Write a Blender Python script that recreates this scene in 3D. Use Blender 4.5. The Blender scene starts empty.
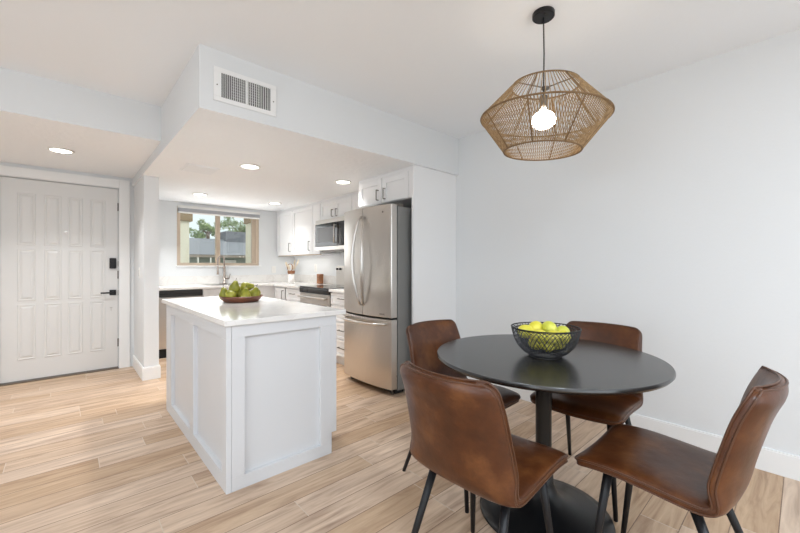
import bpy, bmesh, math, random
from mathutils import Vector, Matrix, noise
R = math.radians
PI = math.pi
scene = bpy.context.scene
C = scene.collection
random.seed(7)

# ------------------------------------------------------------------ camera, world, light, exposure
cam_d = bpy.data.cameras.new('camera'); cam = bpy.data.objects.new('camera', cam_d); C.objects.link(cam)
cam.location = (0, 0, 1.17)
cam.rotation_euler = (R(90), 0, R(47.74 - 90))
cam_d.sensor_width = 36; cam_d.lens = 36 * 368 / 800; cam_d.shift_y = -0.00125; cam_d.clip_start = 0.02
scene.camera = cam

world = bpy.data.worlds.new('sky'); scene.world = world; world.use_nodes = True
nt = world.node_tree; nt.nodes.clear()
wo = nt.nodes.new('ShaderNodeOutputWorld'); bg = nt.nodes.new('ShaderNodeBackground')
tc = nt.nodes.new('ShaderNodeTexCoord'); nz = nt.nodes.new('ShaderNodeTexNoise'); cr = nt.nodes.new('ShaderNodeValToRGB')
nz.inputs['Scale'].default_value = 3.0; nz.inputs['Detail'].default_value = 5
cr.color_ramp.elements[0].position = .38; cr.color_ramp.elements[0].color = (.84, .92, .97, 1)
cr.color_ramp.elements[1].position = .62; cr.color_ramp.elements[1].color = (.97, .99, 1, 1)
nt.links.new(tc.outputs['Generated'], nz.inputs['Vector']); nt.links.new(nz.outputs['Fac'], cr.inputs['Fac'])
nt.links.new(cr.outputs['Color'], bg.inputs['Color']); nt.links.new(bg.outputs['Background'], wo.inputs['Surface'])
bg.inputs['Strength'].default_value = 1.05

def area(name, loc, rot, sx, sy, e, col=(1, 1, 1)):
    d = bpy.data.lights.new(name, 'AREA'); d.shape = 'RECTANGLE'; d.size = sx; d.size_y = sy; d.energy = e; d.color = col
    o = bpy.data.objects.new(name, d); C.objects.link(o); o.location = loc; o.rotation_euler = rot
    return o
# daylight through the glass doors behind the camera and the window in the left wall
area('daylight_rear', (0.6, -2.98, 1.15), (R(115), 0, 0), 3.8, 2.0, 31, (.80, .90, 1))
area('daylight_left', (-2.98, 0.4, 1.3), (R(110), 0, R(-90)), 2.6, 1.7, 34, (.84, .92, 1))
area('daylight_kitchen', (1.77, 6.04, 1.55), (R(95), 0, R(180)), 1.1, .7, 5, (.97, .97, .97))
# the room's recessed downlights (housings further down; the last is unseen and has none)
DL = [(-0.03, 4.375, 2.18), (1.262, 3.451, 2.09), (2.248, 3.403, 2.09), (2.281, 5.246, 2.09), (1.28, 5.235, 2.09),
      (-1.6, 4.375, 2.18)]
DL_E = [7.5, 11, 5, 2.5, 9, 8]
for k, (x, y, z) in enumerate(DL):
    d = bpy.data.lights.new('downlight_lamp', 'AREA'); d.shape = 'DISK'; d.size = .13; d.spread = R(110); d.energy = DL_E[k]; d.color = (.97, .975, .975)
    o = bpy.data.objects.new('downlight_lamp', d); C.objects.link(o); o.location = (x, y, z - .02)
# fill lights added under the wall cabinets and microwave to brighten the kitchen wall
for (x, y, z, sx, sy, e) in ((2.80, 5.35, 1.325, .10, 1.1, 1.3), (2.80, 4.21, 1.358, .12, .4, .8)):
    o = area('worktop_fill_light', (x, y, z), (0, 0, 0), sx, sy, e, (1, .96, .90))
# fill lights added out of view, bouncing off the floor to brighten the ceilings
for x, y, e in ((-1.3, 0.4, 13), (-1.2, -1.6, 27), (1.4, -1.6, 28), (0.1, -0.7, 27), (-1.3, 2.3, 5)):
    d = bpy.data.lights.new('room_fill_light', 'AREA'); d.shape = 'DISK'; d.size = .4; d.energy = e; d.color = (.79, .895, 1)
    o = bpy.data.objects.new('room_fill_light', d); C.objects.link(o); o.location = (x, y, 2.40)
sd = bpy.data.lights.new('sun', 'SUN'); sd.energy = 1.6; sd.angle = R(3); sd.color = (1, .96, .9)
so = bpy.data.objects.new('sun', sd); C.objects.link(so); so.rotation_euler = (R(38), R(8), R(20))
scene.view_settings.view_transform = 'Standard'; scene.view_settings.look = 'None'
scene.view_settings.gamma = 1; scene.view_settings.use_curve_mapping = False
scene.view_settings.exposure = 0.2

# ------------------------------------------------------------------ materials
def srgb(r, g, b):
    f = lambda v: (v / 255 / 12.92) if v / 255 <= .04045 else ((v / 255 + .055) / 1.055) ** 2.4
    return (f(r), f(g), f(b), 1)
MATS = {}
def mat(name, col, rough=.5, metal=0, spec=.5, bump=0, bscale=40, emit=None, es=0, coat=0):
    if name in MATS: return MATS[name]
    m = bpy.data.materials.new(name); m.use_nodes = True; n = m.node_tree.nodes; L = m.node_tree.links
    b = n['Principled BSDF']
    b.inputs['Base Color'].default_value = col; b.inputs['Roughness'].default_value = rough
    b.inputs['Metallic'].default_value = metal; b.inputs['Specular IOR Level'].default_value = spec
    b.inputs['Coat Weight'].default_value = coat
    tc = n.new('ShaderNodeTexCoord'); nz = n.new('ShaderNodeTexNoise'); nz.inputs['Scale'].default_value = bscale
    L.new(tc.outputs['Object'], nz.inputs['Vector'])
    mr = n.new('ShaderNodeMapRange'); mr.inputs['To Min'].default_value = rough - .01; mr.inputs['To Max'].default_value = min(1, rough + .01)
    L.new(nz.outputs['Fac'], mr.inputs['Value']); L.new(mr.outputs['Result'], b.inputs['Roughness'])
    if bump:
        bp = n.new('ShaderNodeBump'); bp.inputs['Strength'].default_value = bump; bp.inputs['Distance'].default_value = .01
        L.new(nz.outputs['Fac'], bp.inputs['Height']); L.new(bp.outputs['Normal'], b.inputs['Normal'])
    if emit:
        b.inputs['Emission Color'].default_value = emit; b.inputs['Emission Strength'].default_value = es
    MATS[name] = m; return m

WALL = mat('wall_paint', srgb(226, 228, 229), .85, spec=.2, bump=.06, bscale=60)
CEIL = mat('ceiling_paint', srgb(243, 246, 249), .9, spec=.1, bump=.08, bscale=30)
KCEIL = mat('textured_ceiling_paint', srgb(248, 250, 252), .9, spec=.1, bump=.4, bscale=22)
TRIM = mat('trim_paint', srgb(238, 238, 237), .45)
CAB = mat('cabinet_paint', srgb(236, 236, 236), .4)
ISL = mat('shaded_island_paint', srgb(216, 217, 219), .4)  # the cabinets' white, darkened and cooled for the shade it stands in
DOORP = mat('door_paint', srgb(219, 218, 216), .4)
STEEL_D = mat('dark_handle_metal', srgb(120, 115, 110), .35, 1)
CHROME = mat('brushed_nickel', srgb(190, 182, 175), .25, 1)
BLACKM = mat('black_powder_coat', srgb(20, 20, 23), .42, spec=.35)
BLACKB = mat('black_table_base', srgb(15, 16, 18), .34, spec=.4)
TABLE = mat('black_table_top', srgb(38, 37, 36), .24, spec=.95)
DARK = mat('dark_void', srgb(25, 24, 23), .6)
GREYBOX = mat('fridge_grey_side', srgb(128, 128, 126), .45, .3)
BLKGLASS = mat('black_glass', srgb(20, 20, 22), .06, spec=.7)
TAN = mat('tan_vinyl', srgb(196, 178, 158), .5)
PLASTIC = mat('white_plastic', srgb(235, 234, 230), .4)
BLIND = mat('blind_slats', srgb(176, 177, 181), .6)
STUCCO = mat('cream_stucco', srgb(232, 226, 206), .95, bump=.5, bscale=60)
ROOFM = mat('grey_roof', srgb(140, 142, 148), .9, bump=.5, bscale=15)
HOUSEW = mat('grey_green_stucco', srgb(150, 160, 152), .95)
GRAVEL = mat('gravel', srgb(170, 160, 145), .95, bump=.6, bscale=30)
DIFF = mat('lamp_diffuser', srgb(255, 250, 242), .5, emit=(1, .95, .88, 1), es=9)
BULB = mat('bulb_glow', srgb(255, 240, 210), .5, emit=(1, .88, .72, 1), es=16)
WOODB = mat('acacia_block', srgb(150, 100, 66), .5)
CERAM = mat('white_ceramic', srgb(238, 236, 232), .25)

def leather():
    m = bpy.data.materials.new('brown_leather'); m.use_nodes = True; n = m.node_tree.nodes; L = m.node_tree.links
    b = n['Principled BSDF']; tc = n.new('ShaderNodeTexCoord')
    a = n.new('ShaderNodeTexNoise'); a.inputs['Scale'].default_value = 8; a.inputs['Detail'].default_value = 10; a.inputs['Roughness'].default_value = .62
    inf = n.new('ShaderNodeObjectInfo'); add = n.new('ShaderNodeVectorMath'); add.operation = 'ADD'
    mul = n.new('ShaderNodeMath'); mul.operation = 'MULTIPLY'; mul.inputs[1].default_value = 40
    L.new(inf.outputs['Random'], mul.inputs[0]); L.new(tc.outputs['Object'], add.inputs[0]); L.new(mul.outputs[0], add.inputs[1])
    L.new(add.outputs[0], a.inputs['Vector'])
    r = n.new('ShaderNodeValToRGB'); e = r.color_ramp.elements
    e[0].position = .22; e[0].color = srgb(52, 26, 12); e[1].position = .80; e[1].color = srgb(122, 77, 42)
    x = r.color_ramp.elements.new(.5); x.color = srgb(80, 43, 20)
    L.new(a.outputs['Fac'], r.inputs['Fac']); L.new(r.outputs['Color'], b.inputs['Base Color'])
    f = n.new('ShaderNodeTexVoronoi'); f.inputs['Scale'].default_value = 380
    bp = n.new('ShaderNodeBump'); bp.inputs['Strength'].default_value = .10; bp.inputs['Distance'].default_value = .001
    L.new(tc.outputs['Object'], f.inputs['Vector']); L.new(f.outputs['Distance'], bp.inputs['Height'])
    w = n.new('ShaderNodeTexNoise'); w.inputs['Scale'].default_value = 14; w.inputs['Detail'].default_value = 3
    L.new(tc.outputs['Object'], w.inputs['Vector'])
    bp2 = n.new('ShaderNodeBump'); bp2.inputs['Strength'].default_value = .35; bp2.inputs['Distance'].default_value = .006
    L.new(w.outputs['Fac'], bp2.inputs['Height']); L.new(bp.outputs['Normal'], bp2.inputs['Normal'])
    L.new(bp2.outputs['Normal'], b.inputs['Normal'])
    b.inputs['Roughness'].default_value = .33; b.inputs['Specular IOR Level'].default_value = .42
    return m
LEATHER = leather()
PIPING = mat('leather_piping', srgb(78, 46, 26), .36)

def steel():
    m = bpy.data.materials.new('stainless_steel'); m.use_nodes = True; n = m.node_tree.nodes; L = m.node_tree.links
    b = n['Principled BSDF']; b.inputs['Metallic'].default_value = 1; b.inputs['Base Color'].default_value = srgb(204, 199, 193)
    tc = n.new('ShaderNodeTexCoord'); mp = n.new('ShaderNodeMapping'); mp.inputs['Scale'].default_value = (3, 260, 3)
    nz = n.new('ShaderNodeTexNoise'); nz.inputs['Scale'].default_value = 2
    L.new(tc.outputs['Object'], mp.inputs['Vector']); L.new(mp.outputs['Vector'], nz.inputs['Vector'])
    mr = n.new('ShaderNodeMapRange'); mr.inputs['To Min'].default_value = .24; mr.inputs['To Max'].default_value = .36
    L.new(nz.outputs['Fac'], mr.inputs['Value']); L.new(mr.outputs['Result'], b.inputs['Roughness'])
    b.inputs['Anisotropic'].default_value = .5
    return m
STEEL = steel()

def quartz():
    m = bpy.data.materials.new('white_quartz'); m.use_nodes = True; n = m.node_tree.nodes; L = m.node_tree.links
    b = n['Principled BSDF']; tc = n.new('ShaderNodeTexCoord')
    a = n.new('ShaderNodeTexNoise'); a.inputs['Scale'].default_value = 4; a.inputs['Detail'].default_value = 8; a.inputs['Distortion'].default_value = 1.2
    r = n.new('ShaderNodeValToRGB'); e = r.color_ramp.elements
    e[0].position = .45; e[0].color = srgb(232, 230, 227); e[1].position = .52; e[1].color = srgb(236, 234, 231)
    x = r.color_ramp.elements.new(.485); x.color = srgb(227, 224, 220)
    L.new(tc.outputs['Object'], a.inputs['Vector']); L.new(a.outputs['Fac'], r.inputs['Fac']); L.new(r.outputs['Color'], b.inputs['Base Color'])
    b.inputs['Roughness'].default_value = .13; b.inputs['Specular IOR Level'].default_value = .55
    return m
QUARTZ = quartz()

def floor_mat():
    m = bpy.data.materials.new('wood_plank_tile'); m.use_nodes = True; n = m.node_tree.nodes; L = m.node_tree.links
    b = n['Principled BSDF']; tc = n.new('ShaderNodeTexCoord'); sp = n.new('ShaderNodeSeparateXYZ')
    L.new(tc.outputs['Object'], sp.inputs['Vector'])
    def M(op, a, bb=None, c=None):
        k = n.new('ShaderNodeMath'); k.operation = op
        for i, v in enumerate((a, bb, c)):
            if v is None: continue
            if isinstance(v, (int, float)): k.inputs[i].default_value = v
            else: L.new(v, k.inputs[i])
        return k.outputs[0]
    W_, LEN = .148, 1.2
    yy = M('DIVIDE', M('ADD', sp.outputs['Y'], 20.05), W_); row = M('FLOOR', yy); fy = M('FRACT', yy)
    wn = n.new('ShaderNodeTexWhiteNoise'); wn.noise_dimensions = '1D'; L.new(row, wn.inputs['W'])
    xx = M('ADD', M('DIVIDE', M('ADD', sp.outputs['X'], 20), LEN), wn.outputs['Value']); colm = M('FLOOR', xx); fx = M('FRACT', xx)
    cmb = n.new('ShaderNodeCombineXYZ'); L.new(row, cmb.inputs[0]); L.new(colm, cmb.inputs[1])
    w2 = n.new('ShaderNodeTexWhiteNoise'); w2.noise_dimensions = '3D'; L.new(cmb.outputs[0], w2.inputs['Vector'])
    # grain, stretched along the plank, offset per plank
    gv = n.new('ShaderNodeCombineXYZ')
    L.new(M('MULTIPLY', sp.outputs['X'], .9), gv.inputs[0]); L.new(M('MULTIPLY', sp.outputs['Y'], 9), gv.inputs[1])
    L.new(M('MULTIPLY', w2.outputs['Value'], 37), gv.inputs[2])
    g = n.new('ShaderNodeTexNoise'); g.inputs['Scale'].default_value = 2.2; g.inputs['Detail'].default_value = 7; g.inputs['Distortion'].default_value = 1.1
    g.inputs['Roughness'].default_value = .6
    L.new(gv.outputs[0], g.inputs['Vector'])
    r = n.new('ShaderNodeValToRGB'); e = r.color_ramp.elements
    e[0].position = .25; e[0].color = srgb(152, 118, 90); e[1].position = .72; e[1].color = srgb(218, 189, 158)
    x = e.new(.5); x.color = srgb(197, 166, 136)
    L.new(g.outputs['Fac'], r.inputs['Fac'])
    hv = n.new('ShaderNodeHueSaturation'); L.new(r.outputs['Color'], hv.inputs['Color'])
    L.new(M('MULTIPLY_ADD', w2.outputs['Value'], .24, .86), hv.inputs['Value'])
    L.new(M('MULTIPLY_ADD', w2.outputs['Value'], -.28, 1.06), hv.inputs['Saturation'])
    # joints
    ey = M('MINIMUM', fy, M('SUBTRACT', 1, fy)); ex = M('MINIMUM', fx, M('SUBTRACT', 1, fx))
    jy = M('LESS_THAN', ey, .013); jx = M('LESS_THAN', ex, .0016)
    mx = n.new('ShaderNodeMix'); mx.data_type = 'RGBA'; L.new(jy, mx.inputs[0]); L.new(hv.outputs['Color'], mx.inputs[6]); mx.inputs[7].default_value = srgb(126, 100, 80)
    mx2 = n.new('ShaderNodeMix'); mx2.data_type = 'RGBA'; L.new(jx, mx2.inputs[0]); L.new(mx.outputs[2], mx2.inputs[6]); mx2.inputs[7].default_value = srgb(206, 190, 172)
    L.new(mx2.outputs[2], b.inputs['Base Color'])
    b.inputs['Roughness'].default_value = .36; b.inputs['Specular IOR Level'].default_value = .4
    bp = n.new('ShaderNodeBump'); bp.inputs['Strength'].default_value = .25; bp.inputs['Distance'].default_value = .002
    L.new(M('SUBTRACT', g.outputs['Fac'], M('MULTIPLY', jy, .8)), bp.inputs['Height']); L.new(bp.outputs['Normal'], b.inputs['Normal'])
    return m
FLOOR = floor_mat()

def twotone(name, c1, c2, scale, rough, sx=1, sy=1, sz=1, bump=0):
    m = bpy.data.materials.new(name); m.use_nodes = True; n = m.node_tree.nodes; L = m.node_tree.links
    b = n['Principled BSDF']; tc = n.new('ShaderNodeTexCoord'); mp = n.new('ShaderNodeMapping'); mp.inputs['Scale'].default_value = (sx, sy, sz)
    a = n.new('ShaderNodeTexNoise'); a.inputs['Scale'].default_value = scale; a.inputs['Detail'].default_value = 5
    r = n.new('ShaderNodeValToRGB'); e = r.color_ramp.elements; e[0].position = .35; e[0].color = c1; e[1].position = .65; e[1].color = c2
    L.new(tc.outputs['Object'], mp.inputs[0]); L.new(mp.outputs[0], a.inputs['Vector']); L.new(a.outputs['Fac'], r.inputs['Fac'])
    L.new(r.outputs['Color'], b.inputs['Base Color']); b.inputs['Roughness'].default_value = rough
    if bump:
        bp = n.new('ShaderNodeBump'); bp.inputs['Strength'].default_value = bump; bp.inputs['Distance'].default_value = .002
        L.new(a.outputs['Fac'], bp.inputs['Height']); L.new(bp.outputs['Normal'], b.inputs['Normal'])
    return m
LEMON = twotone('lemon_skin', srgb(214, 206, 52), srgb(238, 228, 96), 14, .45, bump=.3)
LEMON2 = twotone('lemon_skin_green', srgb(198, 204, 66), srgb(226, 226, 104), 14, .45, bump=.3)
PEAR = twotone('pear_skin', srgb(118, 122, 26), srgb(166, 162, 58), 16, .42)
STEM = mat('fruit_stem', srgb(70, 52, 30), .8)
BOWLW = twotone('red_brown_wood', srgb(92, 50, 34), srgb(128, 76, 52), 6, .4, 1, 8, 1)
ROPE = twotone('paper_rope', srgb(132, 106, 74), srgb(176, 148, 110), 60, .8)
ROPED = mat('dark_bound_frame', srgb(122, 96, 66), .8)
LEAF = twotone('leaves', srgb(108, 130, 84), srgb(160, 178, 124), 5, .8)
BARK = mat('bark', srgb(110, 92, 74), .9)
PAMPAS = twotone('dried_grass', srgb(214, 196, 168), srgb(236, 224, 204), 20, .9)

def glass():
    m = bpy.data.materials.new('window_glass'); m.use_nodes = True; n = m.node_tree.nodes; L = m.node_tree.links
    n.clear(); o = n.new('ShaderNodeOutputMaterial'); t = n.new('ShaderNodeBsdfTransparent'); g = n.new('ShaderNodeBsdfGlossy'); mx = n.new('ShaderNodeMixShader')
    t.inputs[0].default_value = (.95, .98, .97, 1); g.inputs['Roughness'].default_value = .02; mx.inputs[0].default_value = .06
    L.new(t.outputs[0], mx.inputs[1]); L.new(g.outputs[0], mx.inputs[2]); L.new(mx.outputs[0], o.inputs[0]); return m
GLASS = glass()

# ------------------------------------------------------------------ mesh helpers
def wloc(o):
    v = Vector((0, 0, 0))
    while o: v += o.location; o = o.parent
    return v
def obj(name, bm, m, parent=None, world=True, smooth=False, bevel=0, kind=None):
    if parent is not None and world: bmesh.ops.translate(bm, vec=-wloc(parent), verts=bm.verts)
    bmesh.ops.recalc_face_normals(bm, faces=bm.faces)
    me = bpy.data.meshes.new(name); bm.to_mesh(me); bm.free()
    me.materials.append(m)
    if smooth:
        for p in me.polygons: p.use_smooth = True
    o = bpy.data.objects.new(name, me); C.objects.link(o); o.parent = parent
    if bevel:
        b = o.modifiers.new('bevel', 'BEVEL'); b.width = bevel; b.segments = 2; b.limit_method = 'ANGLE'; b.angle_limit = R(40)
    if kind: o['kind'] = kind
    return o
def thing(name, label, cat, loc=(0, 0, 0), rz=0, group=None):
    o = bpy.data.objects.new(name, None); C.objects.link(o); o.location = loc; o.rotation_euler = (0, 0, rz)
    o.empty_display_size = .05
    o['label'] = label; o['category'] = cat
    if group: o['group'] = group
    return o
def tag(o, label, cat, group=None):
    o['label'] = label; o['category'] = cat
    if group: o['group'] = group
    return o
def bx(bm, x0, x1, y0, y1, z0, z1):
    vs = [bm.verts.new((x, y, z)) for z in (z0, z1) for y in (y0, y1) for x in (x0, x1)]
    for f in ((0, 1, 3, 2), (4, 6, 7, 5), (0, 4, 5, 1), (2, 3, 7, 6), (0, 2, 6, 4), (1, 5, 7, 3)):
        bm.faces.new([vs[i] for i in f])
    return vs
def box(*a):
    bm = bmesh.new(); bx(bm, *a); return bm
def boxes(lst):
    bm = bmesh.new()
    for a in lst: bx(bm, *a)
    return bm
def tube(bm, pts, r, n=8, closed=False, cap=True):
    pts = [Vector(p) for p in pts]; N = len(pts); rings = []
    if isinstance(r, (int, float)): r = [r] * N
    up = None
    for i, p in enumerate(pts):
        if closed: t = pts[(i + 1) % N] - pts[i - 1]
        else: t = pts[min(i + 1, N - 1)] - pts[max(i - 1, 0)]
        t.normalize()
        if up is None: up = Vector((0, 0, 1)) if abs(t.z) < .9 else Vector((1, 0, 0))
        s = t.cross(up)
        if s.length < 1e-6: s = t.orthogonal()
        s.normalize(); up = s.cross(t).normalized()
        rings.append([bm.verts.new(p + (s * math.cos(2 * PI * k / n) + up * math.sin(2 * PI * k / n)) * r[i]) for k in range(n)])
    for i in range(N if closed else N - 1):
        a, b = rings[i], rings[(i + 1) % N]
        for k in range(n): bm.faces.new((a[k], a[(k + 1) % n], b[(k + 1) % n], b[k]))
    if cap and not closed:
        bm.faces.new(rings[0][::-1]); bm.faces.new(rings[-1])
def lathe(bm, prof, n=48, c=(0, 0, 0)):
    c = Vector(c); rings = []
    for r, z in prof:
        if r < 1e-5: rings.append([bm.verts.new(c + Vector((0, 0, z)))])
        else: rings.append([bm.verts.new(c + Vector((r * math.cos(2 * PI * k / n), r * math.sin(2 * PI * k / n), z))) for k in range(n)])
    for a, b in zip(rings, rings[1:]):
        for k in range(n):
            k2 = (k + 1) % n
            if len(a) == 1 and len(b) == 1: continue
            if len(a) == 1: bm.faces.new((a[0], b[k2], b[k]))
            elif len(b) == 1: bm.faces.new((a[k], a[k2], b[0]))
            else: bm.faces.new((a[k], a[k2], b[k2], b[k]))
def prism(bm, poly, z0, z1):
    lo = [bm.verts.new((x, y, z0)) for x, y in poly]; hi = [bm.verts.new((x, y, z1)) for x, y in poly]; n = len(poly)
    bm.faces.new(lo[::-1]); bm.faces.new(hi)
    for k in range(n): bm.faces.new((lo[k], lo[(k + 1) % n], hi[(k + 1) % n], hi[k]))
def struct(name, bm, m, parent=None, bevel=0, smooth=False):
    o = obj(name, bm, m, parent, bevel=bevel, smooth=smooth)
    if parent is None: o['kind'] = 'structure'
    return o

# ------------------------------------------------------------------ room shell
XR, XK = 2.96, 3.0     # dining wall, kitchen wall
struct('floor', box(-3.1, 3.15, -3.1, 6.2, -.12, 0), FLOOR)
struct('ceiling', box(-3.1, 3.15, -3.1, 6.2, 2.46, 2.58), CEIL)
struct('wall_right', boxes([(XR, 3.15, -3.0, 2.43, 0, 2.46), (XK, 3.15, 2.43, 6.08, 0, 2.09)]), WALL)
def two_paint(o):
    o.data.materials.append(WALL)
    for p in o.data.polygons: p.material_index = 0 if p.normal.z < -.5 else 1
    return o
two_paint(struct('ceiling_kitchen', box(.575, 3.0, 2.368, 6.08, 2.09, 2.46), KCEIL))
two_paint(struct('ceiling_entry', box(-3.0, .575, 3.52, 5.26, 2.18, 2.46), KCEIL))
DX0, DX1, DZ = -.478, .446, 2.045
struct('wall_entry', boxes([(-3.0, DX0, 5.26, 5.4, 0, 2.18), (DX1, .589, 5.26, 5.4, 0, 2.18), (DX0, DX1, 5.26, 5.4, DZ, 2.18)]), WALL)
struct('wall_partition', boxes([(.589, .72, 4.53, 6.08, 0, 2.09), (.589, .72, 5.26, 6.08, 2.09, 2.46)]), WALL)
WX0, WX1, WZ0, WZ1 = 1.185, 2.37, 1.17, 2.03
struct('wall_kitchen_back', boxes([(.589, WX0, 6.08, 6.2, 0, 2.46), (WX1, 3.15, 6.08, 6.2, 0, 2.46),
        (WX0, WX1, 6.08, 6.2, 0, WZ0), (WX0, WX1, 6.08, 6.2, WZ1, 2.46)]), WALL)
struct('wall_rear', boxes([(-3.0, -1.3, -3.1, -3.0, 0, 2.46), (2.5, 2.945, -3.1, -3.0, 0, 2.46), (-1.3, 2.5, -3.1, -3.0, 2.15, 2.46), (-1.3, 2.5, -3.1, -3.0, 0, .12)]), WALL)
struct('wall_left', boxes([(-3.1, -3.0, -3.1, -.9, 0, 2.46), (-3.1, -3.0, 1.7, 6.2, 0, 2.46), (-3.1, -3.0, -.9, 1.7, 0, .45), (-3.1, -3.0, -.9, 1.7, 2.15, 2.46)]), WALL)
struct('baseboard_right', boxes([(XR - .014, XR, -3.0, 2.40, 0, .122), (XR - .010, XR, -3.0, 2.40, .122, .13)]), TRIM)
bb = boxes([(.575, .72, 4.515, 4.53, 0, .12), (.575, .589, 4.53, 5.26, 0, .12), (.72, .734, 4.515, 4.80, 0, .12),
            (.579, .72, 4.519, 4.53, .12, .13), (.579, .589, 4.53, 5.26, .12, .13), (.72, .730, 4.519, 4.80, .12, .13)])
struct('baseboard_partition', bb, TRIM)
struct('baseboard_entry', box(-3.0, -.60, 5.246, 5.26, 0, .13), TRIM)
# entry door
struct('trim_4', boxes([(DX1 + .004, DX1 + .104, 5.238, 5.26, 0, DZ + .10), (DX0 - .11, DX0 - .004, 5.238, 5.26, 0, DZ + .10), (DX0 - .004, DX1 + .004, 5.238, 5.26, DZ + .006, DZ + .10)]), TRIM, bevel=.004)
struct('trim_5', boxes([(DX0, DX1, 5.235, 5.34, 0, .012)]), mat('door_sill', srgb(120, 108, 95), .4, .6))
door = struct('door_1', box(DX0 + .006, DX1 - .006, 5.272, 5.315, .02, DZ - .006), DOORP)
# raised panels, four columns by three rows
pan = bmesh.new()
cols = [(-.345, -.235), (-.150, -.045), (.030, .125), (.212, .317)]
for x0, x1 in cols:
    for z0, z1 in ((.235, .765), (.825, 1.325), (1.385, 1.885)):
        y0 = 5.272
        for (a, d) in ((0, .004), (.022, .011)):
            pass
        o4 = [(x0, z0), (x1, z0), (x1, z1), (x0, z1)]
        def ring(ins, y): return [pan.verts.new((x + (ins if x == x0 else -ins), y, z + (ins if z == z0 else -ins))) for x, z in o4]
        rs = [ring(-.012, y0), ring(-.008, y0 - .005), ring(.0, y0 - .005), ring(.006, y0 - .001), ring(.026, y0 - .008), ring(.032, y0 - .008)]
        for a, b in zip(rs, rs[1:]):
            for k in range(4): pan.faces.new((a[k], a[(k + 1) % 4], b[(k + 1) % 4], b[k]))
        pan.faces.new(rs[-1])
obj('door_panel', pan, DOORP, door)
bm = bmesh.new(); bx(bm, .365, .425, 5.245, 5.272, 1.135, 1.255)
kp = obj('keypad_lock', bm, BLACKM, door, bevel=.008)
bm = bmesh.new(); bx(bm, .380, .410, 5.238, 5.246, 1.21, 1.24); obj('keypad_button', bm, DARK, kp)
bm = bmesh.new(); bx(bm, .365, .425, 5.258, 5.272, .835, .895); bx(bm, .385, .405, 5.225, 5.26, .855, .875); bx(bm, .285, .405, 5.215, 5.230, .857, .873)
obj('lever_handle', bm, BLACKM, door, bevel=.003)
bm = bmesh.new(); tube(bm, [(.003, 5.262, 1.525), (.003, 5.273, 1.525)], .010, 12); obj('peephole', bm, CHROME, door)
bm = bmesh.new(); bx(bm, .368, .392, 5.268, 5.272, .69, .70); bx(bm, .377, .383, 5.268, 5.272, .66, .69); obj('strike_mark', bm, mat('grey_mark', srgb(190, 188, 184), .5), door)
bm = bmesh.new()
for z in (.25, 1.02, 1.79): tube(bm, [(DX1 - .003, 5.264, z), (DX1 - .003, 5.264, z + .09)], .007, 8)
for z in (.86, 1.19): bx(bm, DX1 - .006, DX1 + .004, 5.262, 5.272, z - .03, z + .03)
obj('hinge', bm, STEEL_D, door)

# ------------------------------------------------------------------ kitchen window, blind
win = struct('window_1', boxes([(WX0, WX0 + .045, 6.09, 6.17, WZ0, WZ1), (WX1 - .055, WX1, 6.09, 6.17, WZ0, WZ1), (WX0 + .045, WX1 - .055, 6.09, 6.17, WZ0, WZ0 + .04), (WX0 + .045, WX1 - .055, 6.09, 6.17, WZ1 - .04, WZ1),
        (1.715, 1.775, 6.10, 6.16, WZ0 + .04, WZ1 - .04), (2.262, 2.314, 6.10, 6.15, WZ0 + .04, WZ1 - .04)]), TAN)
obj('glass_pane', box(WX0 + .045, 1.715, 6.128, 6.132, WZ0 + .04, WZ1 - .04), GLASS, win)
obj('glass_pane', box(1.775, 2.262, 6.118, 6.122, WZ0 + .04, WZ1 - .04), GLASS, win)
struct('trim_6', boxes([(WX0 - .01, WX1 + .03, 6.055, 6.09, WZ0 - .02, WZ0)]), TRIM, bevel=.003)
bl = thing('window_blind', 'raised grey slatted blind with white headrail above the kitchen window', 'blind', (1.77, 6.05, 1.93))
obj('headrail', box(1.19, 2.37, 6.035, 6.078, 2.0, 2.04), PLASTIC, bl, bevel=.003)
bm = bmesh.new()
for k in range(9): bx(bm, 1.195, 2.365, 6.030, 6.075, 1.953 + k * .0052, 1.9572 + k * .0052)
bx(bm, 1.2, 2.36, 6.05, 6.06, 1.95, 2.0)
obj('slat', bm, BLIND, bl, kind='stuff')
obj('bottom_rail', box(1.195, 2.365, 6.030, 6.076, 1.93, 1.951), PLASTIC, bl, bevel=.003)

# ------------------------------------------------------------------ rear windows (behind the camera)
w2 = struct('window_2', boxes([(-1.3, -1.24, -3.08, -3.02, .12, 2.15), (2.44, 2.5, -3.08, -3.02, .12, 2.15), (.57, .63, -3.08, -3.02, .12, 2.15), (-1.3, 2.5, -3.08, -3.02, .12, .17), (-1.3, 2.5, -3.08, -3.02, 2.1, 2.15)]), TAN)
w3 = struct('window_3', boxes([(-3.08, -3.02, -.9, -.84, .45, 2.15), (-3.08, -3.02, 1.64, 1.7, .45, 2.15), (-3.08, -3.02, .37, .43, .45, 2.15), (-3.08, -3.02, -.9, 1.7, .45, .5), (-3.08, -3.02, -.9, 1.7, 2.1, 2.15)]), TAN)

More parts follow.
